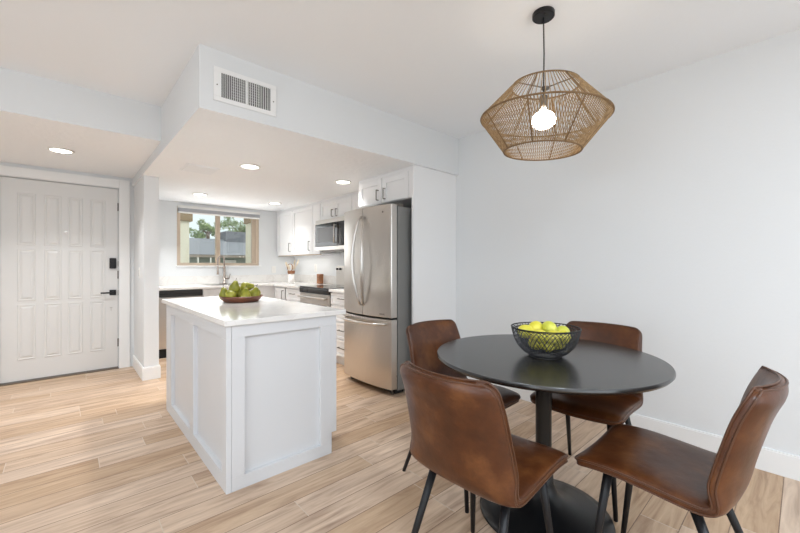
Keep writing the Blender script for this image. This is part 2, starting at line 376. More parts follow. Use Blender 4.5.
# ------------------------------------------------------------------ cabinet building blocks
def shaker(axis, front, u0, u1, z0, z1, th=.02, st=.055, rec=.010):
    """door slab whose face lies at `front`; axis 'x' = faces -x and spans y, 'y' = faces -y and spans x"""
    bm = bmesh.new()
    def add(a0, a1, c0, c1, d0, d1):
        if axis == 'x': bx(bm, front + d0, front + d1, a0, a1, c0, c1)
        else: bx(bm, a0, a1, front + d0, front + d1, c0, c1)
    add(u0 + st - .001, u1 - st + .001, z0 + st - .001, z1 - st + .001, rec, th - .001)
    add(u0, u0 + st, z0, z1, 0, th); add(u1 - st, u1, z0, z1, 0, th)
    add(u0 + st, u1 - st, z0, z0 + st, 0, th); add(u0 + st, u1 - st, z1 - st, z1, 0, th)
    return bm
def pull(axis, front, u, z, length=.13, vertical=True):
    bm = bmesh.new(); h = length / 2; d = .03
    def P(du, dz, dd):
        return (front - dd, u + du, z + dz) if axis == 'x' else (u + du, front - dd, z + dz)
    if vertical:
        pts = [P(0, -h, -.001), P(0, -h, d), P(0, h, d), P(0, h, -.001)]
    else:
        pts = [P(-h, 0, -.001), P(-h, 0, d), P(h, 0, d), P(h, 0, -.001)]
    for a, b in zip(pts, pts[1:]): tube(bm, [a, b], .0055, 6)
    return bm
def add_door(cab, axis, front, u0, u1, z0, z1, pu=None, pz=None, vertical=True, name='door', st=.055, plen=.13, m=CAB):
    d = obj(name, shaker(axis, front, u0, u1, z0, z1, st=st), m, cab, bevel=.0012)
    if pu is not None: obj('handle', pull(axis, front, pu, pz, plen, vertical), STEEL_D, d)
    return d

# ------------------------------------------------------------------ island
isl = thing('kitchen_island', 'white panelled kitchen island with quartz top in the middle of the floor', 'kitchen island', (.95, 2.74, 0))
IX0, IX1, IY0, IY1, IZ = .606, 1.263, 1.985, 3.49, .86
body = obj('body', boxes([(IX0 + .024, IX1 - .02, IY0 + .024, IY1 - .014, 0, IZ - .002), ]), ISL, isl)
bm = bmesh.new()     # left face: frame with two recessed panels
bx(bm, IX0, IX0 + .026, IY0, IY1, 0, .085); bx(bm, IX0, IX0 + .026, IY0, IY1, .79, IZ - .001)
for a, b in ((IY0, IY0 + .078), (2.640, 2.735), (3.31, IY1)): bx(bm, IX0, IX0 + .026, a, b, .085, .79)
obj('side_panel', bm, ISL, isl, bevel=.0015)
bm = bmesh.new()     # front face: frame with one recessed panel
bx(bm, IX0 + .027, IX1 - .035, IY0, IY0 + .026, 0, .07); bx(bm, IX0 + .027, IX1 - .001, IY0, IY0 + .026, .795, IZ - .001)
bx(bm, IX0 + .027, .700, IY0, IY0 + .026, .07, .795)
bx(bm, 1.152, 1.223, IY0, IY0 + .026, .07, .795); bx(bm, 1.223, IX1, IY0, IY0 + .026, .13, .795)
obj('end_panel', bm, ISL, isl, bevel=.0015)
for y0, y1 in ((2.01, 2.73), (2.74, 3.47)):
    bm = bmesh.new(); xf = IX1
    bx(bm, xf - .019, xf, y0, y1, .14, .84)
    d = obj('door', bm, ISL, isl, bevel=.002)
    bm = bmesh.new(); yy = y1 - .05 if y0 < 2.5 else y0 + .05
    for a, b in (((xf, yy, .66), (xf + .03, yy, .66)), ((xf + .03, yy, .66), (xf + .03, yy, .79)), ((xf + .03, yy, .79), (xf, yy, .79))): tube(bm, [a, b], .005, 6)
    obj('handle', bm, STEEL_D, d)
bm = bmesh.new(); bx(bm, .592, 1.322, 1.965, 3.61, IZ, .89)
obj('countertop', bm, QUARTZ, isl, bevel=.003)

# ------------------------------------------------------------------ back run of cabinets
FY = 5.44; CZ = .89; UZ = .855
XF = 2.345
dw = thing('dishwasher', 'stainless dishwasher with dark control strip under the window counter', 'dishwasher', (1.05, 5.76, 0))
obj('body', box(.77, 1.36, FY + .03, 6.05, 0.02, .85), GREYBOX, dw)
obj('door', box(.77, 1.36, FY, FY + .03, .115, .765), STEEL, dw, bevel=.004)
obj('control_strip', box(.77, 1.36, FY - .006, FY + .03, .77, .852), mat('dark_steel', srgb(70, 68, 67), .3, .8), dw, bevel=.003)
obj('pocket_handle', box(.80, 1.33, FY - .014, FY - .006, .80, .812), DARK, dw)
obj('toe_kick', box(.77, 1.36, FY + .01, FY + .03, 0, .11), BLACKM, dw)
sk = thing('sink_cabinet', 'white base cabinet with shaker doors below the faucet', 'cabinet', (1.85, 5.76, 0))
obj('body', box(1.364, 2.30, FY + .022, 6.075, .1, UZ), CAB, sk)
obj('toe_kick', box(1.364, 2.30, FY + .07, 6.0, 0, .1), CAB, sk)
add_door(sk, 'y', FY, 1.37, 1.80, .12, UZ - .01, 1.76, .74)
add_door(sk, 'y', FY, 1.805, 2.235, .12, UZ - .01, 1.85, .74)
# right run
cc = thing('corner_cabinet', 'white corner base cabinet with one drawer, left of the range', 'cabinet', (2.66, 5.2, 0))
obj('body', box(XF + .022, XK - .004, 4.575, FY + .02, .1, UZ), CAB, cc)
obj('body', box(2.302, XK - .004, FY + .025, 6.075, .1, UZ), CAB, cc)
obj('toe_kick', box(XF + .07, XK - .01, 4.575, FY, 0, .1), CAB, cc)
add_door(cc, 'x', XF, 5.06, 5.40, .12, UZ - .01, 5.10, .74, st=.05)
add_door(cc, 'x', XF, 4.58, 5.02, .68, UZ - .01, 4.80, .775, False, 'drawer', .03, .12)
add_door(cc, 'x', XF, 4.58, 5.02, .12, .67, 4.64, .58)
obj('filler', box(XF + .012, XF + .022, 5.025, 5.055, .1, UZ), DARK, cc)  # dark strip put in for the shaded gap between the doors
dc = thing('drawer_cabinet', 'white four-drawer base cabinet between the range and refrigerator', 'cabinet', (2.66, 3.55, 0))
obj('body', box(XF + .022, XK - .004, 3.30, 3.815, .1, UZ), CAB, dc)
obj('toe_kick', box(XF + .07, XK - .01, 3.30, 3.815, 0, .1), CAB, dc)
for z0, z1 in ((.71, .845), (.52, .70), (.32, .51), (.12, .31)):
    add_door(dc, 'x', XF, 3.305, 3.81, z0, z1, 3.56, (z0 + z1) / 2 + .01, False, 'drawer', .028, .13)
# worktops (continuous L, cut by the range)
wt = obj('worktop', boxes([(.725, XK - .002, FY - .025, 6.078, UZ + .002, CZ), (XF - .025, XK - .002, 4.572, FY - .025, UZ + .002, CZ)]), QUARTZ, bevel=.002)
tag(wt, 'white quartz worktop running under the window and round the corner to the range', 'worktop')
wt2 = obj('worktop', box(XF - .025, XK - .002, 3.30, 3.818, UZ + .002, CZ), QUARTZ, bevel=.002)
tag(wt2, 'short white quartz worktop between the range and the refrigerator', 'worktop')
bs = obj('backsplash', boxes([(.725, XK - .002, 6.062, 6.078, CZ + .001, 1.015), (XK - .018, XK - .002, 3.30, 6.06, CZ + .001, 1.015)]), QUARTZ)
tag(bs, 'low white quartz upstand along the kitchen walls behind the worktops', 'backsplash')
# sink
sn = thing('kitchen_sink', 'steel undermount sink set in the worktop below the window', 'sink', (1.78, 5.75, .893))
obj('rim', boxes([(1.48, 2.10, 5.52, 5.53, .8905, .893), (1.48, 2.10, 5.92, 5.93, .8905, .893), (1.48, 1.49, 5.53, 5.92, .8905, .893), (2.09, 2.10, 5.53, 5.92, .8905, .893)]), CHROME, sn)
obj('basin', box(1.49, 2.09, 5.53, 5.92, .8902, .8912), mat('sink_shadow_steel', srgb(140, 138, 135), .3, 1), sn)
# faucet
NICKEL = mat('aged_nickel', srgb(150, 140, 133), .35, 1)
fa = thing('kitchen_faucet', 'tall brushed nickel spring faucet in front of the kitchen window', 'faucet', (1.80, 5.985, .89))
bm = bmesh.new(); lathe(bm, [(0, 0), (.028, 0), (.028, .012), (.018, .018), (.018, .26), (.013, .27), (0, .27)], 16, (1.80, 5.985, .89)); obj('body', bm, NICKEL, fa, smooth=True)
bm = bmesh.new(); pts = [(1.80, 5.985, 1.15), (1.80, 5.985, 1.23)]
for k in range(13):
    a = PI * k / 12; pts.append((1.80 - .055 + .055 * math.cos(a), 5.985 - .03 * (1 - math.cos(a)) , 1.25 + .06 * math.sin(a)))
pts.append((1.69, 5.925, 1.16)); tube(bm, pts, .009, 8); obj('neck', bm, NICKEL, fa, smooth=True)
bm = bmesh.new()
for p0, p1 in zip(pts[:-1], pts[1:]):
    p0, p1 = Vector(p0), Vector(p1); L_ = (p1 - p0).length; m_ = max(1, int(L_ / .012))
    for j in range(m_):
        q = p0.lerp(p1, (j + .3) / m_); t = (p1 - p0).normalized() * .003
        tube(bm, [q - t, q + t], .0125, 8)
obj('spring', bm, NICKEL, fa, kind='stuff')
bm = bmesh.new(); tube(bm, [(1.69, 5.925, 1.18), (1.69, 5.925, 1.05), (1.69, 5.925, 1.035)], [.012, .015, .019], 12); obj('spray_head', bm, NICKEL, fa, smooth=True)
bm = bmesh.new(); tube(bm, [(1.80, 5.985, 1.135), (1.69, 5.925, 1.135)], .006, 8); obj('support_arm', bm, NICKEL, fa, smooth=True)
bm = bmesh.new(); tube(bm, [(1.81, 5.98, .97), (1.86, 5.96, .97)], .014, 10); tube(bm, [(1.86, 5.96, .965), (1.875, 5.95, 1.04)], .007, 8); obj('lever', bm, NICKEL, fa, smooth=True)

# ------------------------------------------------------------------ range
rg = thing('range', 'slide-in stainless electric range with black glass top beneath the microwave', 'range', (2.66, 4.195, 0))
RY0, RY1 = 3.823, 4.567
obj('body', box(XF + .03, XK - .02, RY0, RY1, .03, .875), GREYBOX, rg)
bg_ = obj('backguard', box(2.90, XK - .02, RY0, RY1, .877, 1.165), STEEL, rg, bevel=.006)
obj('display', box(2.897, 2.90, 4.12, 4.30, 1.09, 1.145), BLKGLASS, bg_)
for y in (4.53, 4.45, 3.96, 3.88):
    bm = bmesh.new(); lathe(bm, [(0, 0), (.015, 0), (.014, .018), (0, .020)], 16); bmesh.ops.rotate(bm, verts=bm.verts, matrix=Matrix.Rotation(R(-90), 3, 'Y')); bmesh.ops.translate(bm, verts=bm.verts, vec=(2.90, y, 1.12)); obj('knob', bm, BLACKM, bg_, smooth=True)
obj('cooktop', box(XF - .015, 2.899, RY0, RY1, .877, .897), BLKGLASS, rg, bevel=.003)
for y, r_ in ((4.38, .09), (4.0, .10), (4.38, .075), (4.0, .075)):
    x = 2.54 if r_ >= .09 else 2.78
    bm = bmesh.new(); tube(bm, [(x + r_ * math.cos(2 * PI * k / 32), y + r_ * math.sin(2 * PI * k / 32), .8972) for k in range(32)], .0012, 4, closed=True)
    obj('burner_ring', bm, GREYBOX, rg)
obj('control_panel', box(XF - .02, XF + .03, RY0, RY1, .815, .876), BLKGLASS, rg, bevel=.004)
dr = obj('oven_door', boxes([(XF - .01, XF + .03, RY0, RY1, .68, .81), (XF - .01, XF + .03, RY0, RY0 + .06, .28, .68), (XF - .01, XF + .03, RY1 - .06, RY1, .28, .68), (XF - .01, XF + .03, RY0, RY1, .24, .32)]), STEEL, rg, bevel=.002)
obj('oven_window', box(XF - .006, XF + .02, RY0 + .06, RY1 - .06, .32, .68), BLKGLASS, dr)
bm = bmesh.new(); tube(bm, [(XF - .055, RY0 + .03, .765), (XF - .055, RY1 - .03, .765)], .013, 12)
for y in (RY0 + .06, RY1 - .06): tube(bm, [(XF - .055, y, .765), (XF - .008, y, .765)], .009, 8)
obj('oven_handle', bm, STEEL, dr, smooth=True)
obj('storage_drawer', box(XF - .008, XF + .03, RY0, RY1, .08, .23), STEEL, rg, bevel=.003)
obj('toe_kick', box(XF + .04, XK - .03, RY0, RY1, 0, .03), DARK, rg)

# ------------------------------------------------------------------ upper cabinets, microwave
XU = 2.66
uc = thing('wall_cabinet', 'long white wall cabinet in the kitchen corner, left of the microwave', 'cabinet', (2.83, 5.33, 1.33))
obj('body', box(XU + .022, XK - .002, 4.61, 6.078, 1.335, 2.06), CAB, uc)
obj('top_filler', box(XU + .012, XK - .002, 4.61, 6.078, 2.06, 2.0895), CAB, uc)
add_door(uc, 'x', XU, 5.475, 6.0, 1.335, 2.045, 5.535, 1.46)
add_door(uc, 'x', XU, 4.82, 5.465, 1.335, 2.045, 4.90, 1.46)
obj('filler', box(XU, XU + .022, 4.61, 4.81, 1.335, 2.045), CAB, uc)
obj('light_strip', box(XU + .01, XU + .03, 4.62, 6.0, 1.322, 1.334), mat('tan_edge', srgb(200, 178, 152), .6), uc)
um = thing('wall_cabinet', 'short two-door white wall cabinet directly above the microwave', 'cabinet', (2.83, 4.22, 1.8))
obj('body', box(XU + .022, XK - .002, 3.83, 4.60, 1.80, 2.06), CAB, um)
obj('top_filler', box(XU + .012, XK - .002, 3.83, 4.60, 2.06, 2.0895), CAB, um)
add_door(um, 'x', XU, 4.22, 4.595, 1.80, 2.045, 4.265, 1.875, plen=.09)
add_door(um, 'x', XU, 3.835, 4.21, 1.80, 2.045, 4.165, 1.875, plen=.09)
ux = thing('wall_cabinet', 'narrow white wall cabinet partly hidden behind the refrigerator', 'cabinet', (2.83, 3.56, 1.33))
obj('body', box(XU + .022, XK - .002, 3.31, 3.825, 1.335, 2.06), CAB, ux)
obj('top_filler', box(XU + .012, XK - .002, 3.31, 3.825, 2.06, 2.0895), CAB, ux)
add_door(ux, 'x', XU, 3.315, 3.82, 1.335, 2.045, 3.76, 1.46)
mw = thing('microwave', 'stainless over-the-range microwave with dark glass door', 'microwave', (2.79, 4.215, 1.37))
MX, MY0, MY1 = 2.575, 3.85, 4.585
obj('body', box(MX + .03, XK - .004, MY0, MY1, 1.375, 1.792), GREYBOX, mw)
obj('top_trim', box(MX, MX + .03, MY0, MY1, 1.735, 1.79), STEEL, mw, bevel=.002)
obj('bottom_trim', box(MX, MX + .03, MY0, MY1, 1.375, 1.425), STEEL, mw, bevel=.002)
md = obj('door', box(MX - .004, MX + .03, MY0 + .17, MY1, 1.427, 1.733), BLKGLASS, mw, bevel=.002)
obj('door_window', box(MX - .006, MX - .003, MY0 + .24, MY1 - .06, 1.48, 1.68), mat('mesh_window', srgb(96, 96, 98), .3), md)
obj('control_panel', box(MX - .004, MX + .03, MY0, MY0 + .165, 1.427, 1.733), BLKGLASS, mw, bevel=.002)
bm = bmesh.new(); tube(bm, [(MX - .035, MY0 + .20, 1.46), (MX - .035, MY0 + .20, 1.70)], .009, 10)
for z in (1.47, 1.69): tube(bm, [(MX - .035, MY0 + .20, z), (MX - .004, MY0 + .20, z)], .006, 8)
obj('handle', bm, STEEL, md, smooth=True)
bm = bmesh.new(); bx(bm, MX + .05, XK - .08, MY0 + .08, MY1 - .08, 1.362, 1.374); obj('vent_grille', bm, STEEL_D, mw)

# ------------------------------------------------------------------ fridge with its enclosure
fp = obj('cabinet_panel', boxes([(2.348, XR - .002, 2.402, 2.425, 0, 2.089)]), CAB)
tag(fp, 'tall white end panel standing between refrigerator and dining wall', 'panel')
fc = thing('wall_cabinet', 'deep two-door white cabinet over the refrigerator', 'cabinet', (2.68, 2.86, 1.8))
obj('body', box(2.382, XK - .002, 2.428, 3.27, 1.80, 2.0895), CAB, fc)
obj('filler', box(2.362, 2.382, 2.428, 2.475, 1.80, 2.0895), CAB, fc)
obj('top_filler', box(2.366, 2.382, 2.476, 3.27, 2.055, 2.0895), CAB, fc)
add_door(fc, 'x', 2.36, 2.875, 3.265, 1.805, 2.052, 2.925, 1.885, plen=.10, st=.06)
add_door(fc, 'x', 2.36, 2.48, 2.865, 1.805, 2.052, 2.815, 1.885, plen=.10, st=.06)
fr = thing('refrigerator', 'stainless french-door refrigerator with bottom freezer drawer and grey side', 'refrigerator', (2.5, 2.855, 0))
FY0, FY1, FX = 2.464, 3.215, 2.138
obj('body', box(2.215, 2.93, FY0 + .003, FY1 - .003, .04, 1.705), GREYBOX, fr, bevel=.004)
fcen = (FY0 + FY1) / 2; hw = (FY1 - FY0) / 2
def frontx(y): return FX - .042 * (1 - ((y - fcen) / hw) ** 2)
def curved(y0, y1, z0, z1, rnd=True):
    ys = [y0 + (y1 - y0) * k / 16 for k in range(17)]
    poly = [(frontx(y), y) for y in ys] + [(2.205, y1), (2.205, y0)]
    bm = bmesh.new(); prism(bm, poly, z0, z1); return bm
def fdoor(name, *a):
    o = obj(name, curved(*a), STEEL, fr, bevel=.006)
    return o
d1 = fdoor('door', FY0, fcen - .003, .700, 1.72)
d2 = fdoor('door', fcen + .003, FY1, .700, 1.72)
d3 = fdoor('freezer_drawer', FY0, FY1, .06, .684)
obj('gasket', box(2.15, 2.214, FY0 + .012, FY1 - .012, .07, 1.70), DARK, fr)
for s, dd in ((-1, d1), (1, d2)):
    bm = bmesh.new(); yb = fcen + s * .026; x0 = frontx(yb); pts = []
    for k in range(25):
        t = k / 24; b = math.sin(PI * t)
        pts.append((x0 - .012 - .055 * b ** .7, yb + s * .050 * b, .80 + .83 * t))
    tube(bm, pts, [.011 + .008 * math.sin(PI * k / 24) for k in range(25)], 12)
    for z in (.80, 1.63): tube(bm, [(x0 - .012, yb, z), (x0 + .004, yb, z)], .012, 10)
    obj('handle', bm, STEEL, dd, smooth=True)
FZ = .645
bm = bmesh.new(); pts = []
for k in range(25):
    t = k / 24; y = FY0 + .05 + (FY1 - FY0 - .1) * t
    pts.append((frontx(y) - .012 - .05 * min(1, 3 * math.sin(PI * t)) ** .8, y, FZ - .010 * math.sin(PI * t)))
tube(bm, pts, .0135, 12)
for y in (FY0 + .05, FY1 - .05): tube(bm, [(frontx(y) - .012, y, FZ), (frontx(y) + .004, y, FZ)], .012, 10)
obj('handle', bm, STEEL, d3, smooth=True)
obj('base_grille', box(2.20, 2.30, FY0 + .02, FY1 - .02, .012, .045), DARK, fr)
for y in (FY0 + .06, FY1 - .06):
    bm = bmesh.new(); lathe(bm, [(0, 0), (.018, 0), (.018, .02), (.008, .025), (.008, .045), (0, .045)], 12, (2.20, y, 0)); obj('foot', bm, STEEL_D, fr)
for y in (FY0 + .01, FY1 - .10): obj('hinge_cover', box(2.2, 2.29, y, y + .09, 1.706, 1.732), STEEL_D, fr, bevel=.004)
bm = bmesh.new()
def badge(bm, y, z, w, h):
    x = frontx(y) - .0008; bx(bm, x - .0006, x + .001, y - w / 2, y + w / 2, z - h / 2, z + h / 2)
for k in range(5): badge(bm, FY0 + .085 + k * .012, .73, .007, .012)
obj('badge', bm, STEEL_D, d1)
bm = bmesh.new(); x = frontx(FY0 + .10); tube(bm, [(x - .002, FY0 + .10, 1.655), (x + .002, FY0 + .10, 1.655)], .009, 16); obj('badge', bm, STEEL_D, d1)

# ------------------------------------------------------------------ counter things
CX, CY = 2.62, 5.42
cr_ = thing('utensil_crock', 'white ceramic crock holding pale dried stems in the kitchen corner', 'vase', (CX, CY, CZ))
bm = bmesh.new(); lathe(bm, [(0, 0), (.045, 0), (.05, .01), (.048, .15), (.043, .15), (.044, .012), (0, .012)], 24, (CX, CY, CZ)); obj('crock', bm, CERAM, cr_, smooth=True)
for k in range(7):
    a = k * 2.4; rr = .05 + .02 * (k % 3); top = Vector((CX + 1.3 * rr * math.cos(a), CY + 1.3 * rr * math.sin(a), CZ + .30 + .04 * (k % 3)))
    bm = bmesh.new(); base = Vector((CX, CY, CZ + .03)); q = [base.lerp(top, t) + Vector((0, 0, .05 * t * (1 - t))) for t in (0, .25, .5, .65, .75, .85, .95, 1)]
    tube(bm, q, [.002, .002, .002, .004, .011, .012, .007, .001], 6); obj('dried_stem', bm, PAMPAS, cr_, smooth=True)
bm = bmesh.new(); lathe(bm, [(.049, .15), (.054, .155), (.058, .20), (.052, .20), (.049, .16), (.049, .15)], 24, (CX, CY, CZ)); obj('woven_band', bm, WOODB, cr_)
bm = bmesh.new(); tube(bm, [(CX - .03 - .045 * math.sin(2 * PI * k / 24) * .66, CY - .02 + .045 * math.sin(2 * PI * k / 24) * .74, CZ + .25 + .055 * math.cos(2 * PI * k / 24)) for k in range(24)], .005, 6, closed=True); obj('wicker_loop', bm, WOODB, cr_)
kb = thing('wooden_block', 'small brown wooden block on the worktop against the kitchen wall, left of the range', 'wooden block', (2.90, 5.02, CZ))
obj('block', box(2.865, 2.935, 4.975, 5.065, CZ, CZ + .15), WOODB, kb, bevel=.005)
obj('groove', box(2.864, 2.866, 4.985, 5.055, CZ + .10, CZ + .103), DARK, kb)
def plate(name, label, x, y, z, axis):
    t = thing(name, label, 'outlet' if name == 'wall_outlet' else 'switch', (x, y, z))
    if axis == 'x':
        obj('cover_plate', box(x - .006, x, y - .036, y + .036, z - .058, z + .058), PLASTIC, t, bevel=.002)
        obj('insert', box(x - .008, x - .006, y - .017, y + .017, z - .034, z + .034), CERAM, t)
    else:
        obj('cover_plate', box(x - .036, x + .036, y - .006, y, z - .058, z + .058), PLASTIC, t, bevel=.002)
        obj('insert', box(x - .017, x + .017, y - .008, y - .006, z - .034, z + .034), CERAM, t)
plate('wall_outlet', 'white outlet on the kitchen wall between the crock and wooden block', XK, 5.33, 1.13, 'x')
plate('wall_outlet', 'white outlet on the back wall, right of the kitchen window', 2.62, 6.078, 1.10, 'y')
plate('light_switch', 'white light switch on the narrow partition beside the entry door', .589, 4.80, 1.09, 'x')

# ------------------------------------------------------------------ ceiling fittings
lab = ['recessed ceiling light above the entry door', 'recessed ceiling light of the kitchen nearest the island front',
       'recessed ceiling light nearest the refrigerator', 'recessed ceiling light at the corner wall cabinets',
       'recessed ceiling light just before the kitchen window']
for k in range(5):
    x, y, z = DL[k]
    t = thing('recessed_light', lab[k], 'ceiling light', (x, y, z - .012), group='recessed ceiling lights')
    bm = bmesh.new(); lathe(bm, [(.072, -.001), (.092, -.001), (.09, -.009), (.074, -.012), (.072, -.001)], 32, (x, y, z)); obj('trim_ring', bm, PLASTIC, t, smooth=True)
    bm = bmesh.new(); lathe(bm, [(0, -.001), (.072, -.001), (.072, -.006), (0, -.006)], 32, (x, y, z)); obj('diffuser', bm, DIFF, t)
t = thing('ceiling_hatch', 'flat square cover plate on the kitchen ceiling beside the entry', 'ceiling panel', (.95, 3.88, 2.08))
obj('cover', box(.82, 1.07, 3.74, 4.02, 2.080, 2.0898), CEIL, t, bevel=.003)
obj('mounting_edge', box(.805, 1.085, 3.725, 4.035, 2.0855, 2.0897), CEIL, t)
# air vent on the beam
v = thing('air_vent', 'white louvred supply vent on the face of the ceiling beam', 'vent', (.84, 2.36, 2.26))
VX0, VX1, VZ0, VZ1, VY = .649, 1.035, 2.155, 2.358, 2.366
obj('frame', boxes([(VX0, VX1, VY - .008, VY, VZ0, VZ0 + .028), (VX0, VX1, VY - .008, VY, VZ1 - .028, VZ1), (VX0, VX0 + .045, VY - .008, VY, VZ0 + .028, VZ1 - .028), (VX1 - .04, VX1, VY - .008, VY, VZ0 + .028, VZ1 - .028),
      (.838, .850, VY - .009, VY, VZ0 + .028, VZ1 - .028)]), TRIM, v, bevel=.002)
obj('duct_shade', box(VX0 + .04, VX1 - .04, VY - .0015, VY - .0005, VZ0 + .02, VZ1 - .02), DARK, v)  # flat dark sheet standing in for the shade behind the slats
bm = bmesh.new()
xs = [VX0 + .045 + .0118 * k for k in range(26)]
for x in xs:
    if x < VX1 - .048: bx(bm, x + .0070, x + .0102, VY - .008, VY - .002, VZ0 + .027, VZ1 - .027)
obj('slat', bm, TRIM, v, kind='stuff')
bm = bmesh.new()
for k in range(8): bx(bm, .755, .93, VY - .0045, VY - .0018, VZ0 + .045 + k * .0165, VZ0 + .050 + k * .0165)
obj('rear_slat', bm, mat('grey_slat', srgb(150, 150, 150), .5), v, kind='stuff')
for x in (VX0 + .02, VX1 - .02):
    bm = bmesh.new(); tube(bm, [(x, VY - .010, 2.25), (x, VY - .007, 2.25)], .004, 8); obj('screw', bm, STEEL_D, v)

# ------------------------------------------------------------------ dining table
TX, TY = 1.678, .834
tb = thing('dining_table', 'round black pedestal dining table between four brown chairs', 'table', (TX, TY, 0))
bm = bmesh.new(); lathe(bm, [(0, .722), (.475, .722), (.495, .728), (.503, .738), (.503, .744), (.500, .75), (0, .75)], 128, (TX, TY, 0)); o = obj('tabletop', bm, TABLE, tb, smooth=True)
e_ = o.modifiers.new('e', 'EDGE_SPLIT'); e_.split_angle = R(35)
bm = bmesh.new(); lathe(bm, [(0, .1), (.040, .1), (.036, .25), (.036, .66), (.04, .69), (.11, .712), (.11, .7215), (0, .7215)], 40, (TX, TY, 0)); obj('column', bm, BLACKB, tb, smooth=True)
bm = bmesh.new(); lathe(bm, [(0, 0), (.288, 0), (.296, .006), (.292, .014), (.25, .024), (.17, .042), (.10, .068), (.062, .10), (.045, .15), (.040, .22), (0, .22)], 96, (TX, TY, 0)); obj('base', bm, BLACKB, tb, smooth=True)

# ------------------------------------------------------------------ dining chairs
def catmull(P, n):
    out = []
    Q = [P[0]] + P + [P[-1]]; segs = len(P) - 1
    for i in range(n + 1):
        s = i / n * segs; k = min(int(s), segs - 1); t = s - k
        p0, p1, p2, p3 = [Vector(v) for v in Q[k:k + 4]]
        out.append(.5 * ((2 * p1) + (-p0 + p2) * t + (2 * p0 - 5 * p1 + 4 * p2 - p3) * t * t + (-p0 + 3 * p1 - 3 * p2 + p3) * t ** 3))
    return out
PROF = [(.225, .448), (.19, .460), (.10, .466), (.0, .460), (-.09, .452), (-.145, .452), (-.180, .470), (-.199, .510), (-.212, .57), (-.232, .65), (-.258, .74), (-.296, .828)]
NV, NU = 60, 26
path = catmull([Vector((a, b, 0)) for a, b in PROF], 400)
d = [0]
for a, b in zip(path, path[1:]): d.append(d[-1] + (b - a).length)
LT = d[-1]
def at_len(s):
    s = max(0, min(LT, s))
    for k in range(len(d) - 1):
        if d[k + 1] >= s: return path[k].lerp(path[k + 1], (s - d[k]) / max(1e-9, d[k + 1] - d[k]))
    return path[-1]
BEND = LT * .47
def shell():
    rad = .040; HW = .217
    ss = [0, .002, .006, .012, .020, .030, .042, .055] + [.055 + (LT - .11) * k / 40 for k in range(1, 40)] + [LT - q for q in (.055, .042, .030, .020, .012, .006, .002, 0)]
    us = [-1, -.992, -.975, -.95, -.91, -.85, -.75, -.6, -.4, -.2, 0, .2, .4, .6, .75, .85, .91, .95, .975, .992, 1]
    def base(s, u):
        e = min(s, LT - s); w = HW
        if e < rad: w = HW - rad + math.sqrt(max(0, rad * rad - (rad - e) ** 2))
        w *= 1 - .11 * max(0, min(1, (s - BEND) / (LT - BEND)))
        p = at_len(s); q = at_len(min(LT, s + .004)); q0 = at_len(max(0, s - .004)); t = (q - q0).normalized()
        nrm = Vector((t.y, -t.x))  # points up / forward
        nrm = Vector((-t.y, t.x)); 
        if nrm.y < 0 and s < BEND * .6: nrm = -nrm
        return w, p, t
    top, bot = [], []
    bm = bmesh.new(); edge = []
    for s in ss:
        w, p, t = base(s, 0)
        # normal: seat -> up, back -> forward(+y)
        n2 = Vector((t.y, -t.x, 0))      # path runs from front backwards then up
        if n2.y < 0: n2 = n2
        n2 = Vector((t.y, -t.x, 0)) * (1 if Vector((t.y, -t.x, 0)).dot(Vector((.6, .8, 0))) > 0 else -1)
        back = max(0, min(1, (s - BEND) / .12)); back = back * back * (3 - 2 * back)
        e = min(s, LT - s)
        rt, rb = [], []
        for u in us:
            f = 1 - abs(u) ** 5; fe = min(1, e / .05); fe = 1 - (1 - fe) ** 2.2
            dens = (max(0, f)) ** .5 * fe
            tt = (.020 - .002 * back) * dens + .008; tbm = (.016 + .002 * back) * dens + .009
            x = u * w
            fwd = back * (.040 * u * u + .005 * u ** 4)
            lift = (1 - back) * (.010 * u * u)
            P0 = Vector((x, p.x + fwd, p.y + lift))
            N = Vector((-u * .12 * back, n2.x, n2.y)).normalized()
            rt.append(P0 + N * tt); rb.append(P0 - N * tbm)
        top.append(rt); bot.append(rb)
    V = {}
    def vert(v):
        k = (round(v.x, 5), round(v.y, 5), round(v.z, 5))
        if k not in V: V[k] = bm.verts.new(v)
        return V[k]
    for G, fl in ((top, False), (bot, True)):
        for i in range(len(ss) - 1):
            for j in range(len(us) - 1):
                q = [vert(G[i][j]), vert(G[i][j + 1]), vert(G[i + 1][j + 1]), vert(G[i + 1][j])]
                q2 = []
                for z in q:
                    if z not in q2: q2.append(z)
                if len(q2) < 3: continue
                try: bm.faces.new(q2[::-1] if fl else q2)
                except ValueError: pass
    def border(G): return [G[0][j] for j in range(len(us))] + [G[i][-1] for i in range(1, len(ss))] + [G[-1][j] for j in range(len(us) - 2, -1, -1)] + [G[i][0] for i in range(len(ss) - 2, 0, -1)]
    lt_, lb_ = border(top), border(bot); n_ = len(lt_)
    for a in range(n_):                      # the stitched side band between the two welts
        q = []
        for z in (vert(lt_[a]), vert(lt_[(a + 1) % n_]), vert(lb_[(a + 1) % n_]), vert(lb_[a])):
            if z not in q: q.append(z)
        if len(q) > 2:
            try: bm.faces.new(q)
            except ValueError: pass
    out = []
    for loop in (lt_, lb_):
        ll = [loop[0]]
        for p in loop[1:]:
            if (p - ll[-1]).length > .006: ll.append(p)
        if (ll[-1] - ll[0]).length < .005: ll.pop()
        out.append(ll)
    return bm, out
